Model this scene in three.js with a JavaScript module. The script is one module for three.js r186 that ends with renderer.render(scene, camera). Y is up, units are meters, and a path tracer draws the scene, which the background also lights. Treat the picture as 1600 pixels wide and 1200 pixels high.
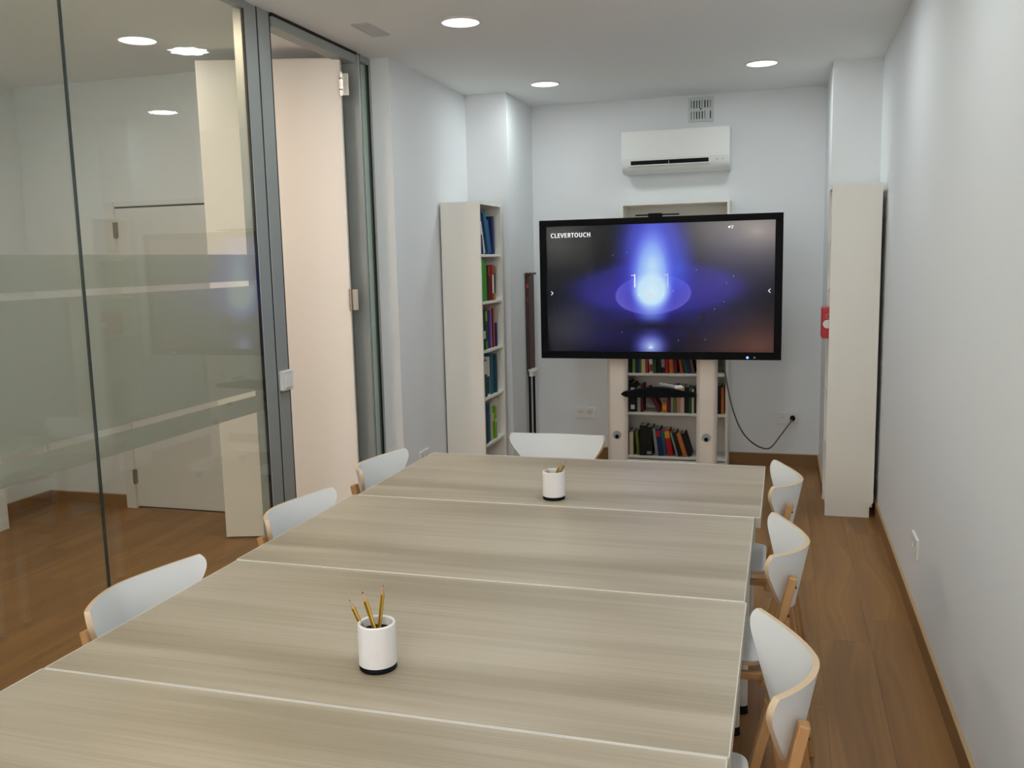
import * as THREE from 'three';
import { RoundedBoxGeometry } from 'three/addons/geometries/RoundedBoxGeometry.js';
import { mergeGeometries } from 'three/addons/utils/BufferGeometryUtils.js';
import { RectAreaLightUniformsLib } from 'three/addons/lights/RectAreaLightUniformsLib.js';

// ---------------------------------------------------------------- camera, light levels, exposure
const scene = new THREE.Scene();
scene.background = new THREE.Color().setRGB(12, 11.1, 10.4);                     // daylight tuned as fill through the unseen windows added behind the camera
const camera = new THREE.PerspectiveCamera(2 * Math.atan(600 / 1417.1) * 180 / Math.PI, 4 / 3, 0.05, 60);
camera.position.set(-0.5702, 1.6187, 7.1748);
camera.rotation.set(-0.1359, 0.2926, -0.0228, 'YXZ');
const renderer = new THREE.WebGLRenderer({ antialias: true });
renderer.toneMapping = THREE.LinearToneMapping;
renderer.toneMappingExposure = 1.08;
renderer.shadowMap.enabled = true;
RectAreaLightUniformsLib.init();
const LAMP_POWER = 56, LAMP_COLOR = new THREE.Color(0.90, 1.0, 1.02);          // meeting room downlights
const HALL_POWER = 24, HALL_COLOR = new THREE.Color(1.0, 0.93, 0.85);          // next room
const HALL_WARM = new THREE.Color(1.0, 0.74, 0.52);
const H = 2.82;                                                                 // ceiling height

// ---------------------------------------------------------------- helpers
let seed = 7;
const rnd = () => { seed = (seed * 1664525 + 1013904223) >>> 0; return seed / 4294967296; };
const counts = {};
function numbered(n) { const c = counts[n] = (counts[n] ?? -1) + 1; return c ? `${n}_${String(c).padStart(3, '0')}` : n; }
function shade(o) { o.castShadow = true; o.receiveShadow = true; return o; }
function part(name, geo, m, parent, label) {
  const o = shade(new THREE.Mesh(geo, m)); o.name = name; parent.add(o);
  if (label) o.userData.label = label;
  return o;
}
function struct(name, geo, m, label) {
  const o = geo ? shade(new THREE.Mesh(geo, m)) : new THREE.Group();
  o.name = name; o.userData.kind = 'structure'; if (label) o.userData.label = label; scene.add(o); return o;
}
function thing(name, label, category, [x, y, z] = [0, 0, 0], turn = 0, group) {
  const o = new THREE.Group(); o.name = numbered(name); scene.add(o);
  o.position.set(x, y, z); o.rotation.y = turn; o.userData = { label, category };
  if (group) o.userData.group = group;
  return o;
}
function copyOf(src, label, [x, y, z], turn = 0) {
  const o = src.clone(); o.name = numbered(src.name.replace(/_\d{3}$/, '')); scene.add(o);
  o.position.set(x, y, z); o.rotation.set(0, turn, 0); o.userData = { ...src.userData, label };
  return o;
}
// box from min/max corners with uv in metres
function box(x0, x1, y0, y1, z0, z1, du = 0, dv = 0) {
  const w = x1 - x0, h = y1 - y0, d = z1 - z0, g = new THREE.BoxGeometry(w, h, d), uv = g.attributes.uv;
  const s = [[d, h], [d, h], [w, d], [w, d], [w, h], [w, h]];
  for (let i = 0; i < 24; i++) { const f = s[i >> 2]; uv.setXY(i, uv.getX(i) * f[0] + du, uv.getY(i) * f[1] + dv); }
  return g.translate((x0 + x1) / 2, (y0 + y1) / 2, (z0 + z1) / 2);
}
function rbox(x0, x1, y0, y1, z0, z1, r = 0.003, s = 2) {
  return new RoundedBoxGeometry(x1 - x0, y1 - y0, z1 - z0, s, r).translate((x0 + x1) / 2, (y0 + y1) / 2, (z0 + z1) / 2);
}
const merge = (...g) => mergeGeometries(g.map((q) => { const n = q.index ? q.toNonIndexed() : q; for (const k of Object.keys(n.attributes)) if (!['position', 'normal', 'uv'].includes(k)) n.deleteAttribute(k); return n; }));
function disc(r, t, seg = 40) { return new THREE.CylinderGeometry(r, r, t, seg); }
function bar(a, b, w, d) {                                        // rectangular bar between two points, w across x, d across the other way
  const A = new THREE.Vector3(...a), B = new THREE.Vector3(...b), L = A.distanceTo(B);
  const g = new RoundedBoxGeometry(w, L, d, 2, Math.min(w, d) * 0.2);
  const up = B.clone().sub(A).normalize(), x = new THREE.Vector3(1, 0, 0); x.addScaledVector(up, -x.dot(up)).normalize();
  const z = new THREE.Vector3().crossVectors(x, up);
  return g.applyMatrix4(new THREE.Matrix4().makeBasis(x, up, z).setPosition(A.add(B).multiplyScalar(0.5)));
}
// ---------------------------------------------------------------- textures
function hash(i, j, s) { let n = (i * 374761393 + j * 668265263 + s * 1274126177) | 0; n = Math.imul(n ^ (n >>> 13), 1274126177); return ((n ^ (n >>> 16)) >>> 0) / 4294967296; }
function vnoise(x, y, px, py, s) {                                // value noise that tiles with periods px, py
  const i = Math.floor(x), j = Math.floor(y), f = x - i, g = y - j, u = f * f * (3 - 2 * f), v = g * g * (3 - 2 * g);
  const m = (a, p) => ((a % p) + p) % p, h = (a, b) => hash(m(a, px), m(b, py), s);
  return (h(i, j) * (1 - u) + h(i + 1, j) * u) * (1 - v) + (h(i, j + 1) * (1 - u) + h(i + 1, j + 1) * u) * v;
}
function dataTex(w, h, fn, srgb = true) {
  const a = new Uint8Array(w * h * 4);
  for (let y = 0; y < h; y++) for (let x = 0; x < w; x++) { const c = fn(x / w, y / h), k = (y * w + x) * 4; a[k] = c[0]; a[k + 1] = c[1]; a[k + 2] = c[2]; a[k + 3] = 255; }
  const t = new THREE.DataTexture(a, w, h); t.wrapS = t.wrapT = THREE.RepeatWrapping; t.magFilter = THREE.LinearFilter; t.minFilter = THREE.LinearFilter;
  if (srgb) t.colorSpace = THREE.SRGBColorSpace; t.needsUpdate = true; return t;
}
const mix3 = (a, b, t) => [0, 1, 2].map((k) => a[k] + (b[k] - a[k]) * t);
// white-stained oak effect laminate: broad soft stripes running along u
const TABLE_TEX = dataTex(512, 1024, (u, v) => {
  const warp = (vnoise(u * 3, v * 9, 3, 9, 1) - 0.5) * 0.018;
  const s = v + warp;
  let b = vnoise(u * 2, s * 15, 2, 15, 2) * 0.68 + vnoise(u * 2, s * 37, 2, 37, 3) * 0.18 + vnoise(u * 3, s * 90, 3, 90, 4) * 0.14;
  b = Math.min(1, Math.max(0, (b - 0.28) * 2.3));
  const fine = (vnoise(u * 6, s * 300, 6, 300, 5) - 0.5) * 9 + (vnoise(u * 14, s * 512, 14, 512, 6) - 0.5) * 7;
  const c = mix3([156, 142, 119], [180, 167, 146], b);
  return c.map((q) => Math.min(255, q + fine));
});
// brown oak laminate, grain along v
const FLOOR_TEX = dataTex(512, 1024, (u, v) => {
  const w = (vnoise(u * 4, v * 3, 4, 3, 11) - 0.5) * 0.12 + (vnoise(u * 9, v * 7, 9, 7, 12) - 0.5) * 0.03;
  const s = u + w;
  const rings = 0.5 + 0.5 * Math.sin(s * 6.2832 * 22 + 5 * vnoise(u * 3, v * 2, 3, 2, 13));
  const b = vnoise(s * 16, v * 3, 16, 3, 14) * 0.55 + vnoise(s * 60, v * 5, 60, 5, 15) * 0.25 + rings * 0.12 + vnoise(u * 200, v * 14, 200, 14, 16) * 0.18;
  return mix3([122, 84, 40], [162, 116, 60], Math.min(1, Math.max(0, b)));
});
const BIRCH_TEX = dataTex(256, 256, (u, v) => {
  const b = vnoise(u * 40, v * 3, 40, 3, 21) * 0.6 + vnoise(u * 8, v * 2, 8, 2, 22) * 0.4;
  return mix3([176, 130, 82], [208, 164, 112], b);
});
const CORD_TEX = dataTex(8, 64, (u, v) => ((Math.floor(v * 16) + Math.floor(u * 2)) % 4 === 0 ? [200, 200, 200] : [20, 20, 22]));
const PLASTER = dataTex(256, 256, (u, v) => { const b = 128 + 60 * (vnoise(u * 32, v * 32, 32, 32, 31) - 0.5) + 60 * (vnoise(u * 90, v * 90, 90, 90, 32) - 0.5); return [b, b, b]; }, false);
TABLE_TEX.repeat.set(1 / 1.7, 1 / 0.9); FLOOR_TEX.repeat.set(1 / 0.8, 1 / 2.0); BIRCH_TEX.repeat.set(4, 1); PLASTER.repeat.set(1.5, 1.5);

// ---------------------------------------------------------------- materials
const std = (color, roughness = 0.6, o = {}) => new THREE.MeshStandardMaterial({ color: new THREE.Color(color), roughness, ...o });
const lin = (r, g, b, roughness = 0.6, o = {}) => new THREE.MeshStandardMaterial({ color: new THREE.Color().setRGB(r, g, b), roughness, ...o });
const M = {
  wall: lin(0.80, 0.815, 0.825, 0.9, { bumpMap: PLASTER, bumpScale: 0.0006 }),
  ceiling: lin(0.90, 0.925, 0.925, 0.95),
  plank: new THREE.MeshStandardMaterial({ map: FLOOR_TEX, roughness: 0.42 }),
  underlay: lin(0.16, 0.09, 0.05, 0.9),
  skirting: lin(0.27, 0.14, 0.05, 0.5), skirtingTop: lin(0.5, 0.33, 0.16, 0.5),
  table: new THREE.MeshStandardMaterial({ map: TABLE_TEX, roughness: 0.38 }),
  tableEdge: lin(0.58, 0.53, 0.45, 0.5), tableLip: lin(0.74, 0.72, 0.67, 0.35),
  white: lin(0.8, 0.8, 0.78, 0.45), chairWhite: lin(0.8, 0.82, 0.83, 0.4), plastic: lin(0.8, 0.8, 0.77, 0.4),
  shelf: lin(0.86, 0.83, 0.76, 0.5), shelfBack: lin(0.8, 0.76, 0.7, 0.6),
  plyEdge: lin(0.66, 0.5, 0.33, 0.55),
  birch: new THREE.MeshStandardMaterial({ map: BIRCH_TEX, roughness: 0.5 }),
  alu: lin(0.34, 0.365, 0.355, 0.42, { metalness: 0.25 }), aluDark: lin(0.2, 0.2, 0.2, 0.4, { metalness: 0.5 }),
  gasket: lin(0.012, 0.012, 0.012, 0.7), black: new THREE.MeshPhysicalMaterial({ color: new THREE.Color().setRGB(0.006, 0.006, 0.007), roughness: 0.5, specularIntensity: 0.15 }), blackMatte: new THREE.MeshPhysicalMaterial({ color: new THREE.Color().setRGB(0.012, 0.012, 0.012), roughness: 0.8, specularIntensity: 0.3 }),
  chrome: lin(0.75, 0.72, 0.66, 0.22, { metalness: 1 }), hingeDark: lin(0.35, 0.31, 0.26, 0.4, { metalness: 0.8 }),
  door: lin(0.88, 0.82, 0.74, 0.5), doorFar: lin(0.78, 0.76, 0.74, 0.5),
  glass: new THREE.MeshPhysicalMaterial({ color: new THREE.Color().setRGB(0.93, 0.965, 0.94), transmission: 1, thickness: 0, roughness: 0, ior: 1.5 }),
  frost: new THREE.MeshPhysicalMaterial({ color: new THREE.Color().setRGB(0.5, 0.53, 0.5), transmission: 0.72, thickness: 0, roughness: 0.97, ior: 1.2, side: THREE.DoubleSide }),
  clear: new THREE.MeshPhysicalMaterial({ color: 0xffffff, transmission: 1, thickness: 0, roughness: 0, ior: 1.5 }),
  jointDark: lin(0.03, 0.05, 0.05, 0.3),
  glassEdge: lin(0.2, 0.28, 0.25, 0.3), sidePanel: lin(0.6, 0.68, 0.62, 0.6),
  stand: lin(0.8, 0.72, 0.64, 0.4, { metalness: 0.2 }), darkWood: lin(0.06, 0.025, 0.015, 0.5),
  grey: lin(0.35, 0.36, 0.36, 0.5), vent: lin(0.6, 0.63, 0.62, 0.5), red: lin(0.55, 0.02, 0.025, 0.45), paper: lin(0.72, 0.68, 0.58, 0.9),
  cup: lin(0.85, 0.83, 0.84, 0.35), yellow: lin(0.72, 0.42, 0.03, 0.4), rawWood: lin(0.55, 0.34, 0.2, 0.7), lead: lin(0.05, 0.05, 0.05, 0.5),
  lamp: new THREE.MeshStandardMaterial({ color: 0x000000, emissive: new THREE.Color(1, 0.98, 1), emissiveIntensity: 1.6, roughness: 0.6 }),
};

// ---------------------------------------------------------------- the room
const XG = -2.945, WL = -2.835, ZF = 9.0, ZN = 7.3, XF = -5.5;               // glass line, left wall face, wall behind the camera, far wall of the next room
const floor = struct('floor', box(XF - 0.15, 0.15, -0.14, -0.009, -0.15, ZF + 0.15), M.underlay);
{
  const rows = (xa, xb, n, za, zb) => {
    const w = (xb - xa) / n, L = 1.3;
    for (let i = 0; i < n; i++) {
      let z = za - (i % 3) * 0.43 - (i % 2) * 0.17;
      for (; z < zb; z += L) {
        const a = Math.max(z, za), b = Math.min(z + L, zb); if (b - a < 0.02) continue;
        part('plank', box(xa + i * w + 0.0003, xa + (i + 1) * w - 0.0003, -0.008, 0, a + 0.0003, b - 0.0003, rnd() * 0.8, rnd() * 2), M.plank, floor);
      }
    }
  };
  rows(XF, -3.005, 13, 2.14, ZN); rows(-3.005, 0, 15, 0, ZF);
}
const ceiling = struct('ceiling', box(XF - 0.15, 0.15, H, H + 0.15, -0.15, ZF + 0.15), M.ceiling);
struct('wall_right', merge(box(0, 0.15, 0, H, -0.15, ZF), box(-0.295, 0, 0, H, 0, 0.885)), M.wall, 'white painted right wall with a square pier at its far end');
struct('wall_back', box(-3.02, 0, 0, H, -0.15, 0), M.wall);
struct('wall_left', merge(box(-3.02, WL, 0, H, 0, 2.035), box(WL, -2.52, 0, H, 0, 0.69)), M.wall, 'white painted left wall ending in a pier beside the screen');
function windowWall(name, x0, x1, z, wx0, wx1, wy0, wy1, win) {
  const sh = new THREE.Shape([[x0, 0], [x1, 0], [x1, H], [x0, H]].map((q) => new THREE.Vector2(...q)));
  sh.holes.push(new THREE.Path([[wx0, wy0], [wx0, wy1], [wx1, wy1], [wx1, wy0]].map((q) => new THREE.Vector2(...q))));
  struct(name, new THREE.ExtrudeGeometry(sh, { depth: 0.15, bevelEnabled: false }).translate(0, 0, z), M.wall);
  const g = struct(win, null, null, 'unseen window added behind the camera for fill daylight'), f = 0.05, xm = (wx0 + wx1) / 2;
  part('frame', merge(box(wx0, wx1, wy0, wy0 + f, z + 0.04, z + 0.1), box(wx0, wx1, wy1 - f, wy1, z + 0.04, z + 0.1), box(wx0, wx0 + f, wy0 + f, wy1 - f, z + 0.04, z + 0.1), box(wx1 - f, wx1, wy0 + f, wy1 - f, z + 0.04, z + 0.1), box(xm - f / 2, xm + f / 2, wy0 + f, wy1 - f, z + 0.04, z + 0.1)), M.alu, g);
  part('pane', box(wx0 + f, xm - f / 2, wy0 + f, wy1 - f, z + 0.066, z + 0.072), M.clear, g); part('pane', box(xm + f / 2, wx1 - f, wy0 + f, wy1 - f, z + 0.066, z + 0.072), M.clear, g);
}
windowWall('wall_front', -3.02, 0.15, ZF, -1.95, -0.25, 1.72, 2.62, 'added_window_2');  // unseen window added to brighten surfaces that face the camera
windowWall('wall_front_2', XF - 0.15, -3.02, ZN, -3.75, -3.15, 0.5, 2.3, 'added_window_3');  // unseen window added and set near to brighten the open door
struct('wall_divider', box(-3.02, -2.9, 0, H, ZN, ZF), M.wall);
// next room
const farWall = new THREE.Shape([[XF, 0], [-4.85, 0], [-4.85, 2.05], [-3.9, 2.05], [-3.9, 0], [-3.02, 0], [-3.02, H], [XF, H]].map((p) => new THREE.Vector2(...p)));
struct('wall_far', new THREE.ExtrudeGeometry(farWall, { depth: 0.15, bevelEnabled: false }).translate(0, 0, 1.99), M.wall, 'plain wall of the next room with a white door');
struct('wall_side', box(XF - 0.15, XF, 0, H, 1.99, ZN), M.wall, 'side wall of the next room');
function skirting(name, x0, x1, z0, z1, h = 0.085) {
  const g = struct(name); part('board', box(x0, x1, 0, h, z0, z1), M.skirting, g); part('top_edge', rbox(x0, x1, h, h + 0.006, z0, z1, 0.0025, 1), M.skirtingTop, g);
}
skirting('baseboard_right', -0.013, 0, 0.885, ZF); skirting('baseboard_pier', -0.308, -0.295, 0.013, 0.885);
skirting('baseboard_back', -2.52, -0.308, 0, 0.013); skirting('baseboard_left', WL, WL + 0.013, 0.69, 2.035);
skirting('baseboard_far', XF + 0.013, -4.85, 2.14, 2.153); skirting('baseboard_side', XF, XF + 0.013, 2.14, ZN);

// ---------------------------------------------------------------- glass partition with frosted strips
{
  const g = struct('window_1', null, null, 'floor-to-ceiling glass partition with a frosted band and grey aluminium posts'); g.position.x = -0.025;
  const xa = XG - 0.005, xb = XG + 0.005, f = XG - 0.0065;
  const al = (name, z0, z1, y0, y1, x0 = -3.0, x1 = -2.905) => part(name, rbox(x0, x1, y0, y1, z0, z1, 0.004, 2), M.alu, g);
  part('pane', box(xa, xb, 0.03, H - 0.03, 3.3585, 4.487), M.glass, g); part('pane', box(xa, xb, 0.03, H - 0.03, 4.493, ZN - 0.002), M.glass, g);
  part('joint', box(XG - 0.0055, XG + 0.0055, 0.03, H - 0.03, 4.4872, 4.4928), M.jointDark, g, 'dark silicone joint between the panes');
  for (const [y0, y1] of [[0.925, 1.005], [1.03, 1.525], [1.55, 1.672]]) for (const [z0, z1] of [[3.362, 4.486], [4.494, ZN - 0.002]])
    part('frosted_strip', new THREE.PlaneGeometry(z1 - z0, y1 - y0).rotateY(-Math.PI / 2).translate(f, (y0 + y1) / 2, (z0 + z1) / 2), M.frost, g, 'frosted film on the glass');
  al('top_rail', 3.362, ZN - 0.002, H - 0.035, H, -2.965, -2.925); al('bottom_rail', 3.362, ZN - 0.002, 0, 0.032, -2.965, -2.925);
  al('post', 3.2585, 3.3555, 0, H, -3.0, -2.934); part('gasket', box(-2.995, -2.9345, 0, H, 3.2495, 3.259), M.gasket, g);
  al('post', 3.150, 3.2495, 0, H, -3.0, -2.931); part('gasket', box(-2.99, -2.933, 0, H, 3.140, 3.1505), M.gasket, g);
  part('gasket', box(-2.952, -2.9385, 0.03, H - 0.03, 3.3545, 3.3605), M.gasket, g);
  al('header', 2.252, 3.14, 2.755, 2.803, -3.0, -2.918); part('gasket', box(-2.99, -2.922, 2.803, H, 2.228, 3.14), M.gasket, g);  // black strip over the header stands for the shadow gap at the ceiling
  al('post', 2.228, 2.252, 0, 2.803, -3.01, -2.905); part('gasket', box(-2.99, -2.907, 0, 2.81, 2.220, 2.2285), M.gasket, g);
  part('back_panel', box(-2.9535, -2.9515, 0, H - 0.04, 2.066, 2.22), M.sidePanel, g, 'added pale green panel behind the narrow side pane'); part('side_pane', box(xa, xb, 0.03, H - 0.04, 2.066, 2.22), M.glass, g); part('gasket', box(-2.941, -2.931, 0, H - 0.01, 2.058, 2.067), M.gasket, g);  // panel added to lighten the dark cavity behind the side pane
  al('post', 2.036, 2.058, 0, H - 0.004, -2.965, -2.928); al('side_rail', 2.066, 2.22, H - 0.04, H, -2.965, -2.925);
}
// open tall door leaf in the partition
{
  const a = new THREE.Vector2(-2.985, 2.375), b = new THREE.Vector2(-3.755, 2.62), L = a.distanceTo(b), turn = Math.atan2(b.y - a.y, -(b.x - a.x));
  const g = struct('door_1', null, null, 'tall white door leaf standing open into the next room'); g.position.set(a.x, 0, a.y); g.rotation.y = turn;
  part('leaf', rbox(-L, 0, 0.008, 2.765, -0.045, 0, 0.003, 1), M.door, g);
  for (const [y, m] of [[2.62, M.chrome], [1.41, M.hingeDark], [0.2, M.hingeDark]]) {  // lower hinges take a darker metal for the shade they hang in
    const h = part('hinge', merge(rbox(-0.004, 0.045, y - 0.06, y + 0.06, -0.006, -0.001, 0.001, 1), new THREE.CylinderGeometry(0.009, 0.009, 0.13, 14).translate(0.004, y, 0.008)), m, g);
    part('knuckle_ring', merge(...[-0.03, 0.03].map((d) => new THREE.CylinderGeometry(0.0105, 0.0105, 0.008, 14).translate(0.004, y + d, 0.008))), M.hingeDark, h);
  }
}
// closed flush door in the far wall
{
  const g = struct('door_2', null, null, 'closed white flush door in the wall of the next room');
  part('frame', merge(box(-4.85, -4.775, 0, 2.05, 2.04, 2.153), box(-3.965, -3.9, 0, 2.05, 2.04, 2.153), box(-4.775, -3.965, 2.02, 2.05, 2.04, 2.145)), M.doorFar, g);
  part('leaf', rbox(-4.772, -3.968, 0.012, 2.009, 2.09, 2.138, 0.002, 1), M.doorFar, g);
  part('shadow_gap', merge(box(-4.775, -3.965, 2.009, 2.02, 2.09, 2.1365), box(-4.772, -3.968, 0.0005, 0.012, 2.09, 2.134)), M.gasket, g);
  for (const y of [1.87, 0.22]) part('hinge', rbox(-4.782, -4.758, y - 0.05, y + 0.05, 2.13, 2.16, 0.004, 1), M.hingeDark, g);
}

// ---------------------------------------------------------------- ceiling lamps
function lamp(x, z, label, power, color, group) {
  const t = thing('ceiling_downlight', label, 'ceiling light', [x, H, z], 0, group);
  part('trim_ring', new THREE.LatheGeometry([[0.094, -0.001], [0.095, -0.007], [0.104, -0.006], [0.109, -0.001], [0.109, 0.0]].map((p) => new THREE.Vector2(...p)), 48), M.plastic, t);
  part('diffuser', new THREE.CylinderGeometry(0.095, 0.095, 0.004, 48).translate(0, -0.003, 0), M.lamp, t);
  for (const k of [0, 1]) {                                       // two squares turned 45 degrees against each other: about the disc
    const l = new THREE.RectAreaLight(color, power * 0.63, 0.15, 0.15); l.position.set(x, H - 0.0085 - k * 0.0005, z);
    l.rotation.set(-Math.PI / 2, 0, k * Math.PI / 4); scene.add(l);
  }
}
const LG = 'round downlights of the meeting room', BH = 'downlights behind the camera';
lamp(-2.165, 2.64, 'round white downlight over the left side of the table, nearest to the glass door', LAMP_POWER, LAMP_COLOR, LG);
lamp(-2.18, 0.88, 'round white downlight in front of the pier left of the screen', LAMP_POWER, LAMP_COLOR, LG);
lamp(-0.73, 0.99, 'round white downlight to the right of the wall vent above the air conditioner', LAMP_POWER, LAMP_COLOR, LG);
lamp(-0.66, 2.63, 'round downlight over the right chairs, cut off by the top edge', LAMP_POWER, LAMP_COLOR, LG);
[[4.2, 'over the middle of the table'], [5.8, 'over the near end of the table'], [7.6, 'behind the camera']].forEach(([z, w]) => [[-2.17, 'left'], [-0.71, 'right']].forEach(([x, side]) => lamp(x, z, `round white downlight above the picture ${w}, ${side} row`, LAMP_POWER, LAMP_COLOR, BH)));
lamp(-3.88, 2.93, 'round downlight beyond the glass, beside the top of the open door', HALL_POWER, HALL_COLOR, LG);
lamp(-3.32, 3.86, 'added warm round downlight of the next room above the picture, the farther one', HALL_POWER * 6.5, HALL_WARM, BH); lamp(-3.88, 6.6, 'round downlight of the next room above the picture, the nearer one', HALL_POWER * 0.6, HALL_WARM, BH);  // farther warm lamp added out of view to light the open door
{
  const t = thing('ceiling_vent', 'small rectangular grey air diffuser in the ceiling beside the glass partition', 'air vent', [-2.648, H, 2.67]);
  part('frame', merge(box(-0.05, 0.05, -0.006, 0, -0.13, -0.118), box(-0.05, 0.05, -0.006, 0, 0.118, 0.13), box(-0.05, -0.04, -0.006, 0, -0.118, 0.118), box(0.04, 0.05, -0.006, 0, -0.118, 0.118)), M.vent, t);
  part('backing', box(-0.04, 0.04, -0.001, 0, -0.118, 0.118), M.grey, t);
  for (let i = 0; i < 7; i++) part('slat', new THREE.BoxGeometry(0.010, 0.0012, 0.236).rotateZ(0.35).translate(-0.034 + i * 0.0113, -0.0035, 0), M.vent, t);
}

// ---------------------------------------------------------------- tables (four pushed together)
{
  const TH = 0.036, TY = 0.74, W = 1.49;
  const src = thing('meeting_table', 'farthest pale oak table, in front of the white chair below the screen', 'table', [0, 0, 0], 0, 'four pale oak tables pushed into one');
  const D = 0.779;
  part('tabletop', box(-W / 2, W / 2, TY - TH, TY, -D / 2 + 0.0015, D / 2 - 0.0015, 0.1, 0.05), M.table, src);
  part('edge_band', merge(box(-W / 2 - 0.0012, W / 2 + 0.0012, TY - TH, TY - 0.003, D / 2 - 0.0015, D / 2 - 0.0005), box(-W / 2 - 0.0012, W / 2 + 0.0012, TY - TH, TY - 0.003, -D / 2 + 0.0005, -D / 2 + 0.0015),
    box(-W / 2 - 0.0012, -W / 2, TY - TH, TY - 0.003, -D / 2 + 0.0015, D / 2 - 0.0015), box(W / 2, W / 2 + 0.0012, TY - TH, TY - 0.003, -D / 2 + 0.0015, D / 2 - 0.0015)), M.tableEdge, src);
  part('edge_lip', merge(...[-1, 1].map((s) => rbox(-W / 2, W / 2, TY - 0.003, TY + 0.0006, s * (D / 2 - 0.0016) - 0.0012, s * (D / 2 - 0.0016) + 0.0012, 0.0008, 1)), ...[-1, 1].map((s) => rbox(s * (W / 2 - 0.0005) - 0.001, s * (W / 2 - 0.0005) + 0.001, TY - 0.003, TY + 0.0006, -D / 2 + 0.004, D / 2 - 0.004, 0.0008, 1))), M.tableLip, src, 'thin pale lip along the edge of the tabletop');  // thin strips paler than the top, along its edges
  for (const sx of [-1, 1]) for (const sz of [-1, 1]) {
    const l = part('leg', new THREE.CylinderGeometry(0.0225, 0.0185, TY - TH - 0.03, 24).translate(sx * (W / 2 - 0.055), (TY - TH) / 2 + 0.015, sz * (D / 2 - 0.078)), M.white, src, 'round white metal leg');
    part('foot', new THREE.CylinderGeometry(0.019, 0.021, 0.03, 24).translate(sx * (W / 2 - 0.055), 0.015, sz * (D / 2 - 0.078)), M.blackMatte, l, 'black plastic foot');
    part('mounting_plate', new THREE.CylinderGeometry(0.045, 0.045, 0.004, 24).translate(sx * (W / 2 - 0.055), TY - TH - 0.002, sz * (D / 2 - 0.078)), M.white, l);
  }
  src.position.set(-1.379, 0, 3.712);
  copyOf(src, 'second pale oak table from the screen, bare on top', [-1.399, 0, 4.493]);
  copyOf(src, 'pale oak table holding the larger-looking nearer pencil cup', [-1.394, 0, 5.262]).scale.z = 0.965;
  copyOf(src, 'nearest pale oak table, cut off by the bottom edge', [-1.397, 0, 6.03]);
}

// ---------------------------------------------------------------- chairs
function shell() {                                                 // curved back: front, rear and plywood edge
  const NU = 40, NV = 30, T = 0.013, yb = 0.592, yt = 0.778;
  const hw = (t) => {
    const base = 0.095 + (0.262 - 0.095) * Math.pow(t, 0.72);
    const lo = t < 0.16 ? 1 - Math.pow(1 - t / 0.16, 2.4) * 0.62 : 1;
    const hi = t > 0.66 ? 1 - 0.135 * Math.pow((t - 0.66) / 0.34, 2.6) : 1;
    return base * lo * hi;
  };
  const at = (s, t, off) => {
    const x = s * hw(t), y = yb + (yt - yb) * t + 0.020 * Math.pow(Math.abs(x) / 0.236, 2) * t;
    const curve = 0.112 * Math.pow(Math.abs(x) / 0.236, 1.75), slope = x === 0 ? 0 : Math.sign(x) * 0.112 * 1.75 * Math.pow(Math.abs(x) / 0.236, 0.75) / 0.236;
    const z = curve + (0.79 - y) * 0.2, n = new THREE.Vector3(-slope, 0.2, 1).normalize();
    return new THREE.Vector3(x, y, z).addScaledVector(n, off);
  };
  const ts = []; for (let j = 0; j <= NV; j++) ts.push(0.5 - 0.5 * Math.cos(Math.PI * j / NV));
  const sheet = (off, flip) => {
    const p = [], idx = [];
    for (let j = 0; j <= NV; j++) for (let i = 0; i <= NU; i++) { const v = at(-1 + 2 * i / NU, ts[j], off); p.push(v.x, v.y, v.z); }
    for (let j = 0; j < NV; j++) for (let i = 0; i < NU; i++) { const a = j * (NU + 1) + i, b = a + 1, c = a + NU + 1, d = c + 1; flip ? idx.push(a, c, b, b, c, d) : idx.push(a, b, c, b, d, c); }
    const g = new THREE.BufferGeometry(); g.setAttribute('position', new THREE.Float32BufferAttribute(p, 3)); g.setIndex(idx); g.computeVertexNormals();
    g.setAttribute('uv', new THREE.Float32BufferAttribute(p.flatMap((_, k) => k % 3 === 0 ? [p[k], p[k + 1]] : []), 2)); return g;
  };
  const loop = [];
  for (let j = 0; j <= NV; j++) loop.push([1, ts[j]]);
  for (let i = NU - 1; i >= 0; i--) loop.push([-1 + 2 * i / NU, 1]);
  for (let j = NV - 1; j >= 0; j--) loop.push([-1, ts[j]]);
  for (let i = 1; i < NU; i++) loop.push([-1 + 2 * i / NU, 0]);
  const p = [], idx = [], n = loop.length;
  for (const [s, t] of loop) for (const o of [-0.0003, T * 0.25, T * 0.75, T + 0.0003]) { const v = at(s, t, o); p.push(v.x, v.y, v.z); }
  for (let i = 0; i < n; i++) for (let k = 0; k < 3; k++) { const a = i * 4 + k, b = ((i + 1) % n) * 4 + k; idx.push(a, b, a + 1, b, b + 1, a + 1); }
  const e = new THREE.BufferGeometry(); e.setAttribute('position', new THREE.Float32BufferAttribute(p, 3)); e.setIndex(idx); e.computeVertexNormals();
  e.setAttribute('uv', new THREE.Float32BufferAttribute(p.flatMap((_, k) => k % 3 === 0 ? [p[k], p[k + 2] * 3] : []), 2));
  return { faces: merge(sheet(T, false), sheet(0, true)), edge: e };
}
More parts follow.
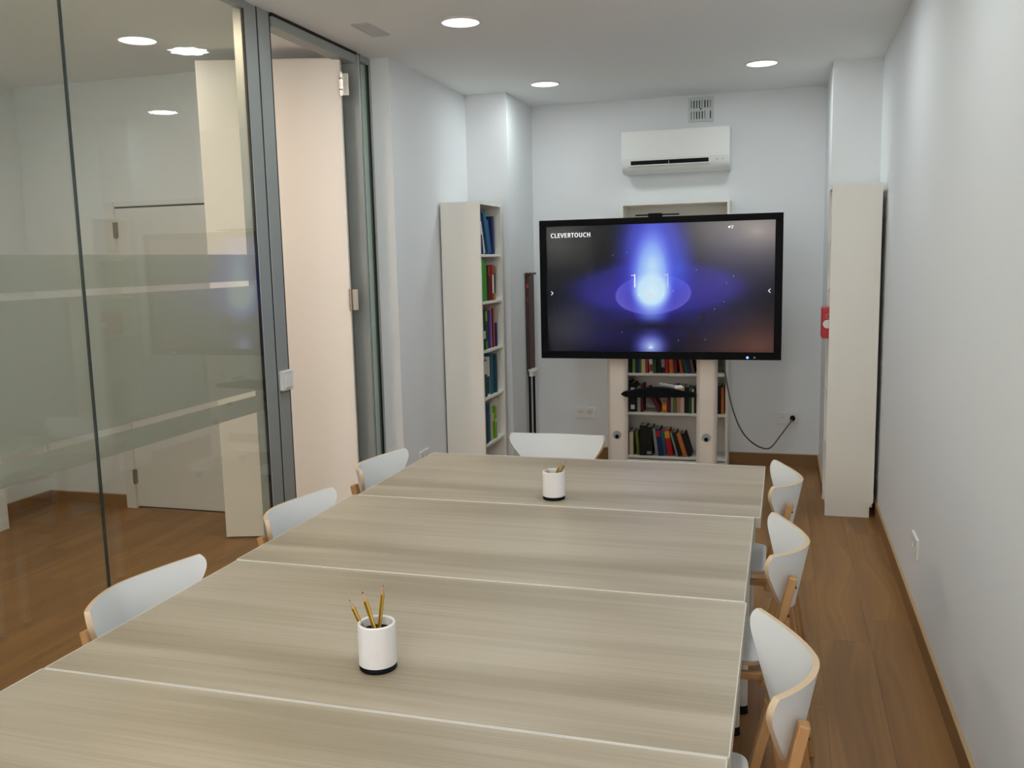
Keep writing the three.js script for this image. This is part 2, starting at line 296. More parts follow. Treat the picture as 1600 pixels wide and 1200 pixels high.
{
  const c = thing('stacking_chair', 'nearest white chair on the right side of the table, largest on that side', 'chair', [0, 0, 0], 0, 'white plywood chairs round the tables');
  const sh = shell();
  const back = part('backrest', sh.faces, M.chairWhite, c); part('plywood_edge', sh.edge, M.plyEdge, back, 'bare birch plywood edge');
  const q = new THREE.Shape(); // seat outline in x, z
  q.moveTo(-0.13, 0.135); q.lineTo(0.13, 0.135); q.quadraticCurveTo(0.165, 0.135, 0.168, 0.17); q.lineTo(0.20, 0.48); q.quadraticCurveTo(0.202, 0.525, 0.16, 0.528); q.lineTo(-0.16, 0.528); q.quadraticCurveTo(-0.202, 0.525, -0.20, 0.48); q.lineTo(-0.168, 0.17); q.quadraticCurveTo(-0.165, 0.135, -0.13, 0.135);
  const sg = new THREE.ExtrudeGeometry(q, { depth: 0.010, bevelEnabled: true, bevelSize: 0.002, bevelThickness: 0.002, bevelSegments: 2, curveSegments: 10 }).rotateX(Math.PI / 2).translate(0, 0.452, 0);
  { const pos = sg.attributes.position; for (let i = 0; i < pos.count; i++) { const x = pos.getX(i), z = pos.getZ(i); pos.setY(i, pos.getY(i) + 0.012 * Math.pow(x / 0.2, 2) - 0.012 * Math.pow(Math.max(0, z - 0.4) / 0.11, 2)); } sg.computeVertexNormals(); }
  const seat = part('seat', sg, [M.chairWhite, M.plyEdge], c);
  for (const s of [-1, 1]) {
    const post = part('post', bar([s * 0.166, 0.722, 0.050], [s * 0.172, 0.395, 0.126], 0.034, 0.024), M.birch, c, 'birch post screwed to the back of the backrest');
    for (const [y, z] of [[0.695, 0.0435], [0.61, 0.063]]) part('screw', new THREE.CylinderGeometry(0.006, 0.006, 0.005, 12).rotateX(Math.PI / 2 + 0.25).translate(s * 0.1675, y, z), M.blackMatte, post);
    part('rear_leg', bar([s * 0.170, 0.60, 0.078], [s * 0.185, 0.0, -0.015], 0.024, 0.036), M.birch, c);
    part('front_leg', bar([s * 0.172, 0.44, 0.44], [s * 0.19, 0.0, 0.49], 0.024, 0.036), M.birch, c);
    part('side_rail', bar([s * 0.166, 0.420, 0.13], [s * 0.172, 0.420, 0.45], 0.022, 0.022), M.birch, c);
  }
  part('cross_rail', bar([-0.15, 0.418, 0.20], [0.15, 0.418, 0.20], 0.022, 0.02), M.birch, c);
  c.position.set(-0.485, 0, 5.275); c.rotation.y = -Math.PI / 2 + 0.1;
  copyOf(c, 'middle white chair on the right side of the table', [-0.482, 0, 4.45], -Math.PI / 2);
  copyOf(c, 'farthest white chair on the right side, nearest the right bookcase', [-0.486, 0, 3.672], -Math.PI / 2);
  copyOf(c, 'nearest white chair on the left side of the table, below the dark glass joint', [-2.285, 0, 5.235], Math.PI / 2);
  copyOf(c, 'middle white chair on the left side, in front of the aluminium door posts', [-2.28, 0, 4.44], Math.PI / 2);
  copyOf(c, 'farthest white chair on the left side, in front of the open doorway', [-2.295, 0, 3.725], Math.PI / 2);
  copyOf(c, 'white chair at the far end of the table, facing the camera below the screen', [-1.592, 0, 2.96], 0);
}

// ---------------------------------------------------------------- pencil cups and pencils
{
  const cup = thing('pencil_cup', 'white cylindrical pencil cup with black base on the nearer table', 'pencil cup', [0, 0, 0], 0, 'white pencil cups on the tables');
  const prof = [[0.0, 0.018], [0.034, 0.018], [0.034, 0.100], [0.0355, 0.1035], [0.038, 0.1045], [0.0405, 0.1035], [0.0415, 0.101], [0.0415, 0.0125], [0.0395, 0.011], [0.0, 0.011]];
  part('body', new THREE.LatheGeometry(prof.map((p) => new THREE.Vector2(...p)), 56), M.cup, cup);
  part('base', new THREE.LatheGeometry([[0, 0], [0.039, 0], [0.041, 0.002], [0.041, 0.0118], [0, 0.0118]].map((p) => new THREE.Vector2(...p)), 56), M.black, cup, 'black rubber base ring');
  part('black_fill', new THREE.CylinderGeometry(0.0336, 0.0336, 0.066, 40, 1).translate(0, 0.0515, 0), M.blackMatte, cup, 'black filling inside the cup');  // solid black cylinder fills the cup below the rim
  cup.position.set(-1.409, 0.7406, 5.455);
  copyOf(cup, 'white cylindrical pencil cup with black base on the farther table', [-1.374, 0.7406, 4.0]);
  const pen = thing('pencil', 'yellow and black striped pencil leaning far left in the nearer cup', 'pencil', [0, 0, 0], 0, 'striped pencils in the cups');
  const R = 0.0043, hex = (r0, r1, y0, y1) => new THREE.CylinderGeometry(r1, r0, y1 - y0, 6).translate(0, (y0 + y1) / 2, 0);
  part('barrel', hex(R, R, 0, 0.105), M.yellow, pen);
  const st = []; for (let k = 0; k < 3; k++) { const a = k * 2 * Math.PI / 3; st.push(new THREE.BoxGeometry(0.0036, 0.104, 0.0005).translate(0, 0.0525, R * 0.87 + 0.0001).rotateY(a)); }
  part('stripe', merge(...st), M.black, pen, 'black stripes along the barrel');
  part('sharpened_tip', hex(R, 0.0011, 0.105, 0.122), M.rawWood, pen); part('lead', hex(0.0011, 0.0002, 0.122, 0.127), M.lead, pen);
  const put = (o, cx, cz, tip, foot) => {
    const a = new THREE.Vector3(cx + foot[0], 0.7406 + 0.079, cz + foot[1]), b = new THREE.Vector3(...tip), d = b.clone().sub(a), k = d.length();
    d.normalize(); o.position.copy(b).addScaledVector(d, -0.127); o.quaternion.setFromUnitVectors(new THREE.Vector3(0, 1, 0), d);
  };
  const specs = [
    [-1.409, 5.455, [-1.474, 0.889, 5.452], [-0.027, 0.006], null],
    [-1.409, 5.455, [-1.4485, 0.904, 5.440], [-0.007, -0.006], 'striped pencil standing second from the left in the nearer cup'],
    [-1.409, 5.455, [-1.439, 0.911, 5.455], [0.004, 0.010], 'striped pencil in the middle of the nearer cup, one of a tight bunch'],
    [-1.409, 5.455, [-1.391, 0.929, 5.45], [0.002, -0.006], 'tallest striped pencil, standing upright at the right of the nearer cup'],
    [-1.374, 4.0, [-1.406, 0.862, 4.0], [-0.012, 0.002], 'striped pencil leaning left on its own in the farther cup'],
    [-1.374, 4.0, [-1.345, 0.878, 4.0], [0.004, 0.004], 'left pencil of the three leaning right in the farther cup'],
    [-1.374, 4.0, [-1.335, 0.874, 4.012], [0.016, 0.012], 'middle pencil of the three leaning right in the farther cup'],
    [-1.374, 4.0, [-1.325, 0.882, 3.99], [0.010, -0.010], 'rightmost pencil of the three leaning right in the farther cup'],
  ];
  for (const [cx, cz, tip, foot, label] of specs) put(label ? copyOf(pen, label, [0, 0, 0]) : pen, cx, cz, tip, foot);
}

// ---------------------------------------------------------------- bookcases
// local frame: width along x, back at z = 0, front at z = d
function bookcase(label, w, d, h, levels, pos, turn, notch = true) {
  const t = thing('bookcase', label, 'bookcase', pos, turn, 'tall white bookcases');
  const th = 0.018, sd = new THREE.Shape([[0, notch ? 0.095 : 0], ...(notch ? [[0.022, 0.075], [0.022, 0]] : []), [d, 0], [d, h], [0, h]].map((p) => new THREE.Vector2(...p)));
  const side = new THREE.ExtrudeGeometry(sd, { depth: th, bevelEnabled: false }).rotateY(-Math.PI / 2);       // shape x -> z, thickness -> -x
  part('side_panel', side.clone().translate(-w / 2 + th, 0, 0), M.shelf, t); part('side_panel', side.clone().translate(w / 2, 0, 0), M.shelf, t);
  part('top_panel', box(-w / 2 + th, w / 2 - th, h - th, h, 0.004, d), M.shelf, t);
  part('plinth', box(-w / 2 + th, w / 2 - th, 0, 0.062, d - 0.03, d - 0.012), M.shelf, t);
  part('back_panel', box(-w / 2 + th, w / 2 - th, 0.062, h - th, 0.004, 0.008), M.shelfBack, t);
  for (const y of levels) part('shelf', rbox(-w / 2 + th + 0.0005, w / 2 - th - 0.0005, y - th, y, 0.0085, d - 0.006, 0.001, 1), M.shelf, t);
  return t;
}
const coverMats = {};
const cover = (hex) => coverMats[hex] ??= std(hex, 0.7);
const PALETTE = { navy: '#16235a', blue: '#1d4a9c', teal: '#125f78', darkteal: '#0e4048', white: '#d8d4c8', green: '#3f9a1e', darkgreen: '#164a24', lime: '#7fae22', olive: '#6a7420', red: '#b3141c', darkred: '#5f1016', black: '#0b0a09', cream: '#cfc39c', pink: '#d4838e', purple: '#4b3a8c', brown: '#6a4426', orange: '#c8702a', grey: '#8f928e', yellow: '#d8a21c', rust: '#a5422a' };
const TONE = { darkteal: 'dark teal', darkgreen: 'dark green', darkred: 'dark red', navy: 'navy blue', olive: 'olive green', lime: 'lime green' };
const ORD = ['first', 'second', 'third', 'fourth', 'fifth', 'sixth', 'seventh', 'eighth', 'ninth', 'tenth', 'eleventh', 'twelfth', 'thirteenth', 'fourteenth', 'fifteenth', 'sixteenth', 'seventeenth', 'eighteenth'];
// local: spine faces +z, book stands on y = 0, thickness along x from 0 to t
function book(label, c, t, h, d, bands = [], group) {
  const o = thing('book', label, 'book', [0, 0, 0], 0, group), m = cover(PALETTE[c]);
  part('cover', merge(box(0, 0.0022, 0, h, -d, 0), box(t - 0.0022, t, 0, h, -d, 0), rbox(0, t, 0, h, -0.006, 0, Math.min(0.0026, t * 0.2), 1)), m, o);
  part('page_block', box(0.0024, t - 0.0024, 0.003, h - 0.003, -d + 0.003, -0.0062), M.paper, o);
  for (const [a, b, bc] of bands) part('spine_label', box(t * 0.08, t * 0.92, a * h, b * h, -0.0005, 0.0007), cover(PALETTE[bc]), o, `${TONE[bc] ?? bc} label on the spine`);
  return o;
}
// books: [colour, thickness, height, lean in radians (+ leans to the left seen from the front), bands]
function fillShelf(caseObj, x0, y, zFront, list, where, group, depth = 0.17) {
  let x = x0; caseObj.updateMatrixWorld(true);
  let prev = null;
  list.forEach(([c, t, h, lean = 0, bands = []], i) => {
    if (c === 'gap') { if (!list.slice(i + 1, i + 2)[0]?.[3]) x += t; return; }
    const n = list.slice(0, i + 1).filter((b) => b[0] !== 'gap').length, first = list.filter((b) => b[0] === c).length === 1;
    const tone = TONE[c] ?? c, extra = bands.length ? ` with ${TONE[bands[0][2]] ?? bands[0][2]} spine label` : '', tilt = Math.abs(lean) > 0.04 ? 'leaning ' : '';
    let label = first ? `only ${tilt}${tone} book${extra} on ${where}` : `${tilt}${tone} book${extra}, ${ORD[n - 1]} from left on ${where}`;
    if (label.split(' ').length > 16) label = label.replace(' spine label', ' label').replace('leaning ', '');
    const o = book(label, c, t, h, depth - (i % 3) * 0.012, bands, group);
    // lean > 0: the top moves to -x and the book stands on its lower left corner; keep it clear of the book before
    const tl = Math.tan(lean);
    if (prev) { const y0 = prev.t * Math.sin(prev.lean), y1 = Math.min(h, prev.h), tp = Math.tan(prev.lean); x = Math.max(x, prev.r + y0 * tl, prev.r - (y1 - y0) * tp + y1 * tl) + 0.001; }
    else x += h * Math.sin(lean);
    const local = new THREE.Vector3(x, y + 0.0006, zFront - 0.004 - (i * 7 % 5) * 0.003);
    prev = { t, h, lean, r: x + t * Math.cos(lean) };
    const mtx = new THREE.Matrix4().makeRotationZ(lean).setPosition(local);
    mtx.premultiply(caseObj.matrixWorld); mtx.decompose(o.position, o.quaternion, o.scale);
    x = prev.r;
  });
  console.log(where, 'row ends', x.toFixed(3));
}
// left bookcase: opening faces the room (+x)
{
  const w = 0.50, lv = [0.08, 0.335, 0.668, 1.0, 1.337, 1.662];
  const b = bookcase('tall narrow white bookcase of books beside the left pier, left of the screen', w, 0.28, 2.015, lv, [-2.822, 0, 1.05], Math.PI / 2);
  const L = -w / 2 + 0.019, zf = 0.265, g = 'books in the left bookcase', wh = (s) => `${s} shelf, left bookcase`;
  fillShelf(b, L + 0.055, 1.662, zf, [['navy', 0.03, 0.13, 0.2], ['white', 0.032, 0.225, 0.33], ['navy', 0.05, 0.30, 0.36], ['teal', 0.055, 0.305, 0.36], ['blue', 0.034, 0.24, 0.3], ['navy', 0.045, 0.265, 0.05]], 'the top shelf, left bookcase', g);
  fillShelf(b, L + 0.055, 1.337, zf, [['green', 0.060, 0.29], ['green', 0.052, 0.268], ['darkgreen', 0.040, 0.25], ['darkred', 0.036, 0.245, 0, [[0.7, 0.98, 'rust']]], ['black', 0.034, 0.235], ['red', 0.045, 0.25, 0, [[0.2, 0.72, 'white']]], ['black', 0.05, 0.24, 0, [[0.78, 0.98, 'olive'], [0.02, 0.2, 'lime']]]], 'the ' + wh('second'), g);
  fillShelf(b, L + 0.055, 1.0, zf, [['black', 0.052, 0.265, 0, [[0.3, 0.5, 'white']]], ['darkgreen', 0.062, 0.28, 0, [[0.7, 0.95, 'lime'], [0.02, 0.2, 'green']]], ['navy', 0.035, 0.25], ['purple', 0.034, 0.27], ['pink', 0.028, 0.285, 0.02], ['darkred', 0.018, 0.28], ['pink', 0.026, 0.285], ['rust', 0.03, 0.275], ['navy', 0.03, 0.17]], 'the ' + wh('third'), g);
  fillShelf(b, L + 0.055, 0.668, zf, [['darkteal', 0.06, 0.26, 0, [[0.62, 0.98, 'white']]], ['white', 0.075, 0.275, 0, [[0.05, 0.5, 'darkteal']]], ['cream', 0.02, 0.27], ['teal', 0.05, 0.285], ['darkteal', 0.036, 0.285], ['darkteal', 0.05, 0.28]], 'the ' + wh('fourth'), g);
  fillShelf(b, L + 0.055, 0.335, zf, [['darkteal', 0.06, 0.275], ['teal', 0.055, 0.28], ['navy', 0.02, 0.19], ['cream', 0.03, 0.25], ['green', 0.045, 0.24, 0, [[0.55, 0.8, 'white']]], ['lime', 0.04, 0.235, 0, [[0.5, 0.62, 'white']]], ['white', 0.03, 0.29]], 'the ' + wh('fifth'), g);
}
// right bookcase: opening faces the room (-x), side panel towards the camera
{
  const lv = [0.08, 0.42, 0.76, 1.10, 1.40, 1.70];
  bookcase('tall white bookcase against the right wall, seen from its plain side panel', 0.42, 0.28, 2.02, lv, [-0.026, 0, 1.166], -Math.PI / 2);
  const f = thing('folder', 'red box folder with white spot jutting out of the right bookcase', 'folder', [-0.347, 1.1006, 1.17]);
  part('case', rbox(0, 0.26, 0, 0.185, 0, 0.17, 0.006, 2), M.red, f); 
  part('label_spot', new THREE.CylinderGeometry(0.026, 0.026, 0.002, 24).rotateX(Math.PI / 2).translate(0.032, 0.088, 0.1705), M.white, f, 'round white spot');
  part('grip_ring', new THREE.TorusGeometry(0.012, 0.003, 8, 20).translate(0.036, 0.135, 0.171), M.grey, f, 'grey finger ring');
}
// back bookcase behind the screen
{
  const lv = [0.09, 0.43, 0.735, 1.035, 1.345, 1.66];
  const b = bookcase('wide white bookcase of books against the back wall, behind the screen', 0.80, 0.28, 2.02, lv, [-1.36, 0, 0.012], 0);
  const L = -0.4 + 0.02, zf = 0.262, g = 'books in the back bookcase';
  fillShelf(b, L + 0.004, 0.735, zf, [['red', 0.024, 0.22], ['black', 0.030, 0.23], ['lime', 0.020, 0.145], ['navy', 0.030, 0.22], ['olive', 0.018, 0.21], ['cream', 0.026, 0.23], ['rust', 0.020, 0.21], ['white', 0.026, 0.22, 0.06, [[0.05, 0.3, 'red']]], ['darkgreen', 0.024, 0.22], ['gap', 0.012], ['black', 0.026, 0.22, 0.05], ['black', 0.030, 0.225, 0.05, [[0.2, 0.7, 'grey']]], ['gap', 0.010], ['red', 0.024, 0.23, 0.05], ['orange', 0.032, 0.225, 0.08], ['darkred', 0.026, 0.19, 0.05], ['gap', 0.014], ['rust', 0.022, 0.225, 0.16], ['gap', 0.012], ['darkgreen', 0.024, 0.22, 0.2], ['gap', 0.012], ['navy', 0.026, 0.215, 0.2], ['brown', 0.020, 0.2, 0.18], ['gap', 0.012], ['black', 0.05, 0.23], ['black', 0.055, 0.225, 0, [[0.1, 0.4, 'darkgreen']]], ['darkgreen', 0.045, 0.21]], 'the upper row below the screen', g);
  fillShelf(b, L + 0.002, 0.43, zf, [['black', 0.04, 0.245], ['black', 0.036, 0.225, 0, [[0.5, 0.85, 'white'], [0.1, 0.25, 'white']]], ['black', 0.016, 0.21], ['grey', 0.024, 0.2], ['darkred', 0.018, 0.215], ['gap', 0.085], ['darkred', 0.026, 0.21, 0.52], ['orange', 0.036, 0.075, 0, [[0.3, 0.7, 'yellow']]], ['gap', 0.004], ['darkred', 0.028, 0.19], ['grey', 0.018, 0.2], ['olive', 0.026, 0.215], ['pink', 0.026, 0.19], ['cream', 0.026, 0.21], ['black', 0.034, 0.2], ['darkgreen', 0.020, 0.19], ['cream', 0.016, 0.185], ['black', 0.03, 0.2], ['pink', 0.016, 0.205], ['black', 0.045, 0.2], ['brown', 0.055, 0.21], ['black', 0.05, 0.215], ['orange', 0.02, 0.2]], 'the middle row below the screen', g);
  fillShelf(b, L + 0.004, 0.09, zf, [['black', 0.028, 0.19], ['cream', 0.030, 0.18], ['black', 0.012, 0.185], ['gap', 0.012], ['olive', 0.022, 0.185, 0.08], ['black', 0.05, 0.235], ['black', 0.045, 0.225, 0, [[0.05, 0.15, 'grey']]], ['gap', 0.012], ['grey', 0.022, 0.215, 0.12], ['gap', 0.010], ['navy', 0.036, 0.215, 0.12, [[0.7, 0.92, 'red']]], ['gap', 0.012], ['teal', 0.022, 0.2, 0.12], ['gap', 0.010], ['red', 0.044, 0.205, 0.15, [[0.68, 0.95, 'yellow']]], ['gap', 0.014], ['grey', 0.014, 0.19, 0.27], ['gap', 0.014], ['black', 0.03, 0.19, 0.27], ['gap', 0.016], ['orange', 0.03, 0.185, 0.3], ['gap', 0.010], ['black', 0.03, 0.185, 0.3]], 'the bottom row below the screen', g);
}

// ---------------------------------------------------------------- interactive screen on its trolley
function screenCanvas() {
  const W = 1280, Hh = 720, cv = document.createElement('canvas'); cv.width = W; cv.height = Hh; const c = cv.getContext('2d');
  const glow = (x, y, rx, ry, stops) => { c.save(); c.translate(x, y); c.scale(rx, ry); const g = c.createRadialGradient(0, 0, 0, 0, 0, 1); stops.forEach(([o, s]) => g.addColorStop(o, s)); c.fillStyle = g; c.fillRect(-1, -1, 2, 2); c.restore(); };
  c.fillStyle = '#04060e'; c.fillRect(0, 0, W, Hh);
  glow(1180, 60, 620, 380, [[0, 'rgba(150,140,132,0.9)'], [0.35, 'rgba(96,90,94,0.6)'], [1, 'rgba(40,40,60,0)']]);  // pale room reflection painted into the upper right of the picture
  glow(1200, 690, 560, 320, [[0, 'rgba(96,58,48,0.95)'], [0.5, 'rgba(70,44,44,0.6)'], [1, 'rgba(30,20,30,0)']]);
  glow(560, 460, 640, 330, [[0, 'rgba(56,48,170,0.8)'], [0.45, 'rgba(34,30,130,0.6)'], [1, 'rgba(10,10,60,0)']]);
  glow(1000, 330, 380, 330, [[0, 'rgba(70,64,130,0.6)'], [1, 'rgba(40,40,80,0)']]);
  glow(300, 640, 420, 220, [[0, 'rgba(16,12,80,0.7)'], [1, 'rgba(8,8,40,0)']]);
  glow(640, 360, 560, 170, [[0, 'rgba(80,72,210,0.6)'], [0.75, 'rgba(60,52,180,0.45)'], [1, 'rgba(30,30,120,0)']]);
  // ring
  c.save(); c.translate(618, 395); c.rotate(-0.05); c.scale(1, 0.52); const r = c.createRadialGradient(0, 0, 90, 0, 0, 222);
  r.addColorStop(0, 'rgba(150,150,255,0.2)'); r.addColorStop(0.72, 'rgba(118,110,215,0.6)'); r.addColorStop(0.9, 'rgba(122,114,220,0.68)'); r.addColorStop(1, 'rgba(60,56,190,0)'); c.fillStyle = r; c.beginPath(); c.arc(0, 0, 222, 0, 7); c.fill(); c.restore();
  // beam
  glow(614, 150, 260, 430, [[0, 'rgba(110,120,255,0.95)'], [0.5, 'rgba(84,92,240,0.7)'], [1, 'rgba(40,40,180,0)']]);
  glow(760, 250, 120, 220, [[0, 'rgba(70,110,240,0.55)'], [1, 'rgba(50,60,220,0)']]);
  glow(612, 300, 140, 330, [[0, 'rgba(190,240,255,0.95)'], [0.55, 'rgba(150,190,255,0.75)'], [1, 'rgba(90,100,255,0)']]);
  glow(610, 370, 120, 130, [[0, 'rgba(235,255,250,1)'], [0.6, 'rgba(205,240,255,0.95)'], [1, 'rgba(130,150,255,0)']]);
  glow(604, 395, 24, 22, [[0, 'rgba(255,215,220,0.9)'], [1, 'rgba(255,225,235,0)']]);
  for (let k = 0; k < 9; k++) glow(616, 200 + k * 24, 74 + k * 6, 66, [[0, 'rgba(215,245,255,0.34)'], [1, 'rgba(170,200,255,0)']]);
  // dark band and reflection below
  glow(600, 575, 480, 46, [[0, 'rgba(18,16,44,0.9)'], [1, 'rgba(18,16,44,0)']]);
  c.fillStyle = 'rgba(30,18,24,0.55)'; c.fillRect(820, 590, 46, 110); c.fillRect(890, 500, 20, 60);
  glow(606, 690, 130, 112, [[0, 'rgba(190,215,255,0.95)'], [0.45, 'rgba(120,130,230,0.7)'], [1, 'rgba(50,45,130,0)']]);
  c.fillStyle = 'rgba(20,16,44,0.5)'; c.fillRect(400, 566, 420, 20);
  // marks
  c.fillStyle = '#fff'; c.strokeStyle = '#fff'; c.lineWidth = 3;
  c.font = 'bold 36px sans-serif'; c.textBaseline = 'middle'; c.fillText('CLEVERTOUCH', 26, 52, 238);
  for (const x of [512, 700]) { c.globalAlpha = x === 512 ? 0.95 : 0.6; c.fillRect(x, 280, x === 512 ? 7 : 4, 74); c.fillRect(x - 17, 284, 17, 4); c.globalAlpha = 1; }
  c.globalAlpha = 0.7; c.fillRect(534, 398, 7, 3); c.fillRect(536, 392, 3, 12); c.fillRect(672, 398, 7, 3); c.fillRect(674, 392, 3, 12); c.globalAlpha = 1;
  const chev = (x, y, a) => { c.save(); c.translate(x, y); c.rotate(a); c.lineWidth = 4.5; c.beginPath(); c.moveTo(-5, -11); c.lineTo(6, 0); c.lineTo(-5, 11); c.stroke(); c.restore(); };
  chev(30, 382, 0); chev(1254, 382, Math.PI); chev(606, 698, -Math.PI / 2);
  c.beginPath(); c.arc(1036, 32, 6, 0, 7); c.fill(); c.lineWidth = 3; c.beginPath(); c.arc(1052, 36, 11, -2.4, -0.7); c.stroke(); c.beginPath(); c.arc(1052, 36, 4, 0, 7); c.fill();
  c.globalAlpha = 0.8; for (const [x, y, s] of [[732, 376, 3], [1062, 300, 3], [1024, 336, 2], [960, 480, 3], [1012, 440, 2], [762, 655, 3], [440, 610, 2], [910, 650, 2], [860, 262, 2], [390, 172, 2], [470, 156, 2]]) { c.fillRect(x - s, y - 0.8, 2 * s, 1.6); c.fillRect(x - 0.8, y - s, 1.6, 2 * s); }
  const t = new THREE.CanvasTexture(cv); t.colorSpace = THREE.SRGBColorSpace; t.magFilter = THREE.LinearFilter; return t;
}
{
  const tv = thing('interactive_screen', 'large black framed touch screen showing a blue glow, on a trolley before the back wall', 'screen', [-1.375, 0, 1.15], 0.0);
  const x0 = -0.794, x1 = 0.794, y0 = 0.942, y1 = 1.877;
  part('housing', rbox(x0 + 0.004, x1 - 0.004, y0 + 0.004, y1 - 0.004, -0.085, -0.014, 0.012, 3), M.blackMatte, tv);
  part('bezel', merge(rbox(x0, x1, y1 - 0.043, y1, -0.03, 0, 0.004), rbox(x0, x1, y0, y0 + 0.05, -0.03, 0, 0.004), rbox(x0, x0 + 0.046, y0 + 0.05, y1 - 0.043, -0.03, 0, 0.004), rbox(x1 - 0.048, x1, y0 + 0.05, y1 - 0.043, -0.03, 0, 0.004)), M.black, tv);
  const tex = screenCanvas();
  const sw = x1 - 0.048 - x0 - 0.046, shh = y1 - 0.043 - y0 - 0.05;
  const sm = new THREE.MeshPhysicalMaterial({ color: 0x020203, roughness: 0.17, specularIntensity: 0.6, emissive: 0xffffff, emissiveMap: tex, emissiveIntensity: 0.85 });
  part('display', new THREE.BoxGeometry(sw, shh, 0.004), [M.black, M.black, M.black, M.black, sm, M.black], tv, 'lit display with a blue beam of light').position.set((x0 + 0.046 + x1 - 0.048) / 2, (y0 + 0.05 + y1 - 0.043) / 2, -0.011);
  part('power_light', new THREE.SphereGeometry(0.008, 16, 10), new THREE.MeshStandardMaterial({ color: 0x0000ff, emissive: new THREE.Color(0.15, 0.25, 1), emissiveIntensity: 3 }), tv, 'blue power light').position.set(0.584, y0 + 0.016, 0.001);
  part('sensor_mark', rbox(0.622, 0.634, y0 + 0.012, y0 + 0.022, -0.001, 0.0012, 0.0005, 1), M.grey, tv);
  const glowLight = new THREE.RectAreaLight(new THREE.Color(0.4, 0.42, 1), 0.06, 1.3, 0.75); glowLight.position.set(-1.375, 1.4, 1.156); glowLight.rotation.y = Math.PI; scene.add(glowLight);

  const st = thing('screen_trolley', 'silver two-column trolley carrying the touch screen in front of the back bookcase', 'trolley', [-1.36, 0, 1.005]);
  for (const s of [-1, 1]) {
    const cx = s * 0.303, p = part('column', new RoundedBoxGeometry(0.138, 1.5, 0.09, 5, 0.032).translate(cx, 0.86, -0.0), M.stand, st, 'silver column with a cable hole');
    part('cable_hole', new THREE.CylinderGeometry(0.03, 0.03, 0.006, 32).rotateX(Math.PI / 2).translate(cx, 0.40, 0.0445), M.grey, p, 'grey cable grommet'); part('hole_plug', new THREE.CylinderGeometry(0.014, 0.014, 0.008, 24).rotateX(Math.PI / 2).translate(cx, 0.39, 0.045), M.black, p);
    const f = part('foot_beam', rbox(cx - 0.045, cx + 0.045, 0.065, 0.13, -0.32, 0.34, 0.012, 3), M.stand, st);
    for (const z of [-0.28, 0.30]) part('castor', merge(new THREE.CylinderGeometry(0.032, 0.032, 0.03, 24).rotateZ(Math.PI / 2).translate(cx, 0.032, z), box(cx - 0.012, cx + 0.012, 0.03, 0.07, z - 0.014, z + 0.014)), M.black, f);
  }
  part('cross_beam', rbox(-0.235, 0.235, 0.16, 0.22, -0.03, 0.02, 0.006), M.stand, st); part('mount_plate', box(-0.36, 0.36, 1.2, 1.6, 0.045, 0.058), M.blackMatte, st);
  // pen tray
  const ts = new THREE.Shape(); ts.moveTo(-0.262, 0.696); ts.quadraticCurveTo(-0.25, 0.712, -0.21, 0.714); ts.quadraticCurveTo(-0.10, 0.748, 0.02, 0.738); ts.quadraticCurveTo(0.12, 0.722, 0.18, 0.712); ts.lineTo(0.236, 0.708); ts.lineTo(0.236, 0.686); ts.lineTo(-0.21, 0.676); ts.quadraticCurveTo(-0.25, 0.682, -0.262, 0.696);
  part('tray', new THREE.ExtrudeGeometry(ts, { depth: 0.05, bevelEnabled: true, bevelSize: 0.003, bevelThickness: 0.003, bevelSegments: 2, curveSegments: 12 }).translate(0, 0, 0.05), M.black, st, 'black arched tray between the columns');
  const rc = thing('marker_pen', 'grey and white marker lying on the black tray of the trolley', 'pen', [-1.282, 0.752, 1.082], 0.0);
  part('barrel', new THREE.CapsuleGeometry(0.0125, 0.09, 6, 16).rotateZ(Math.PI / 2 - 0.18).translate(-0.03, 0.006, 0), M.grey, rc); part('cap', new THREE.CapsuleGeometry(0.0135, 0.032, 6, 16).rotateZ(Math.PI / 2 + 0.03).translate(0.044, -0.004, 0.006), M.plastic, rc, 'white cap');
  const cam = thing('camera_bar', 'flat black camera bar lying on the top edge of the touch screen', 'camera', [-1.375, 1.8772, 1.105]);
  part('bar', rbox(-0.145, 0.14, 0.010, 0.018, -0.02, 0.02, 0.003), M.blackMatte, cam); part('body', rbox(-0.06, 0.03, 0, 0.024, -0.025, 0.025, 0.005), M.blackMatte, cam);
}
// power cord from the trolley to the socket
{
  const pts = [[-0.95, 1.0, 1.055], [-0.948, 0.892, 1.0], [-0.892, 0.574, 0.9], [-0.831, 0.401, 0.8], [-0.708, 0.222, 0.45], [-0.651, 0.203, 0.35], [-0.576, 0.272, 0.2], [-0.51, 0.35, 0.09], [-0.496, 0.37, 0.055]].map((p) => new THREE.Vector3(...p));
  const o = thing('power_cord', 'black and white flecked power cord sagging from the screen to the right socket', 'power cord');
  const t = CORD_TEX.clone(); t.repeat.set(60, 1); t.needsUpdate = true;
  part('cord', new THREE.TubeGeometry(new THREE.CatmullRomCurve3(pts), 120, 0.0052, 8), new THREE.MeshStandardMaterial({ map: t, roughness: 0.8 }), o);
  part('plug', new THREE.LatheGeometry([[0, 0], [0.019, 0], [0.02, 0.004], [0.02, 0.022], [0.016, 0.03], [0.008, 0.036], [0, 0.036]].map((p) => new THREE.Vector2(...p)), 32).rotateX(Math.PI / 2).translate(-0.492, 0.372, 0.0135), M.black, o, 'black round plug');
}

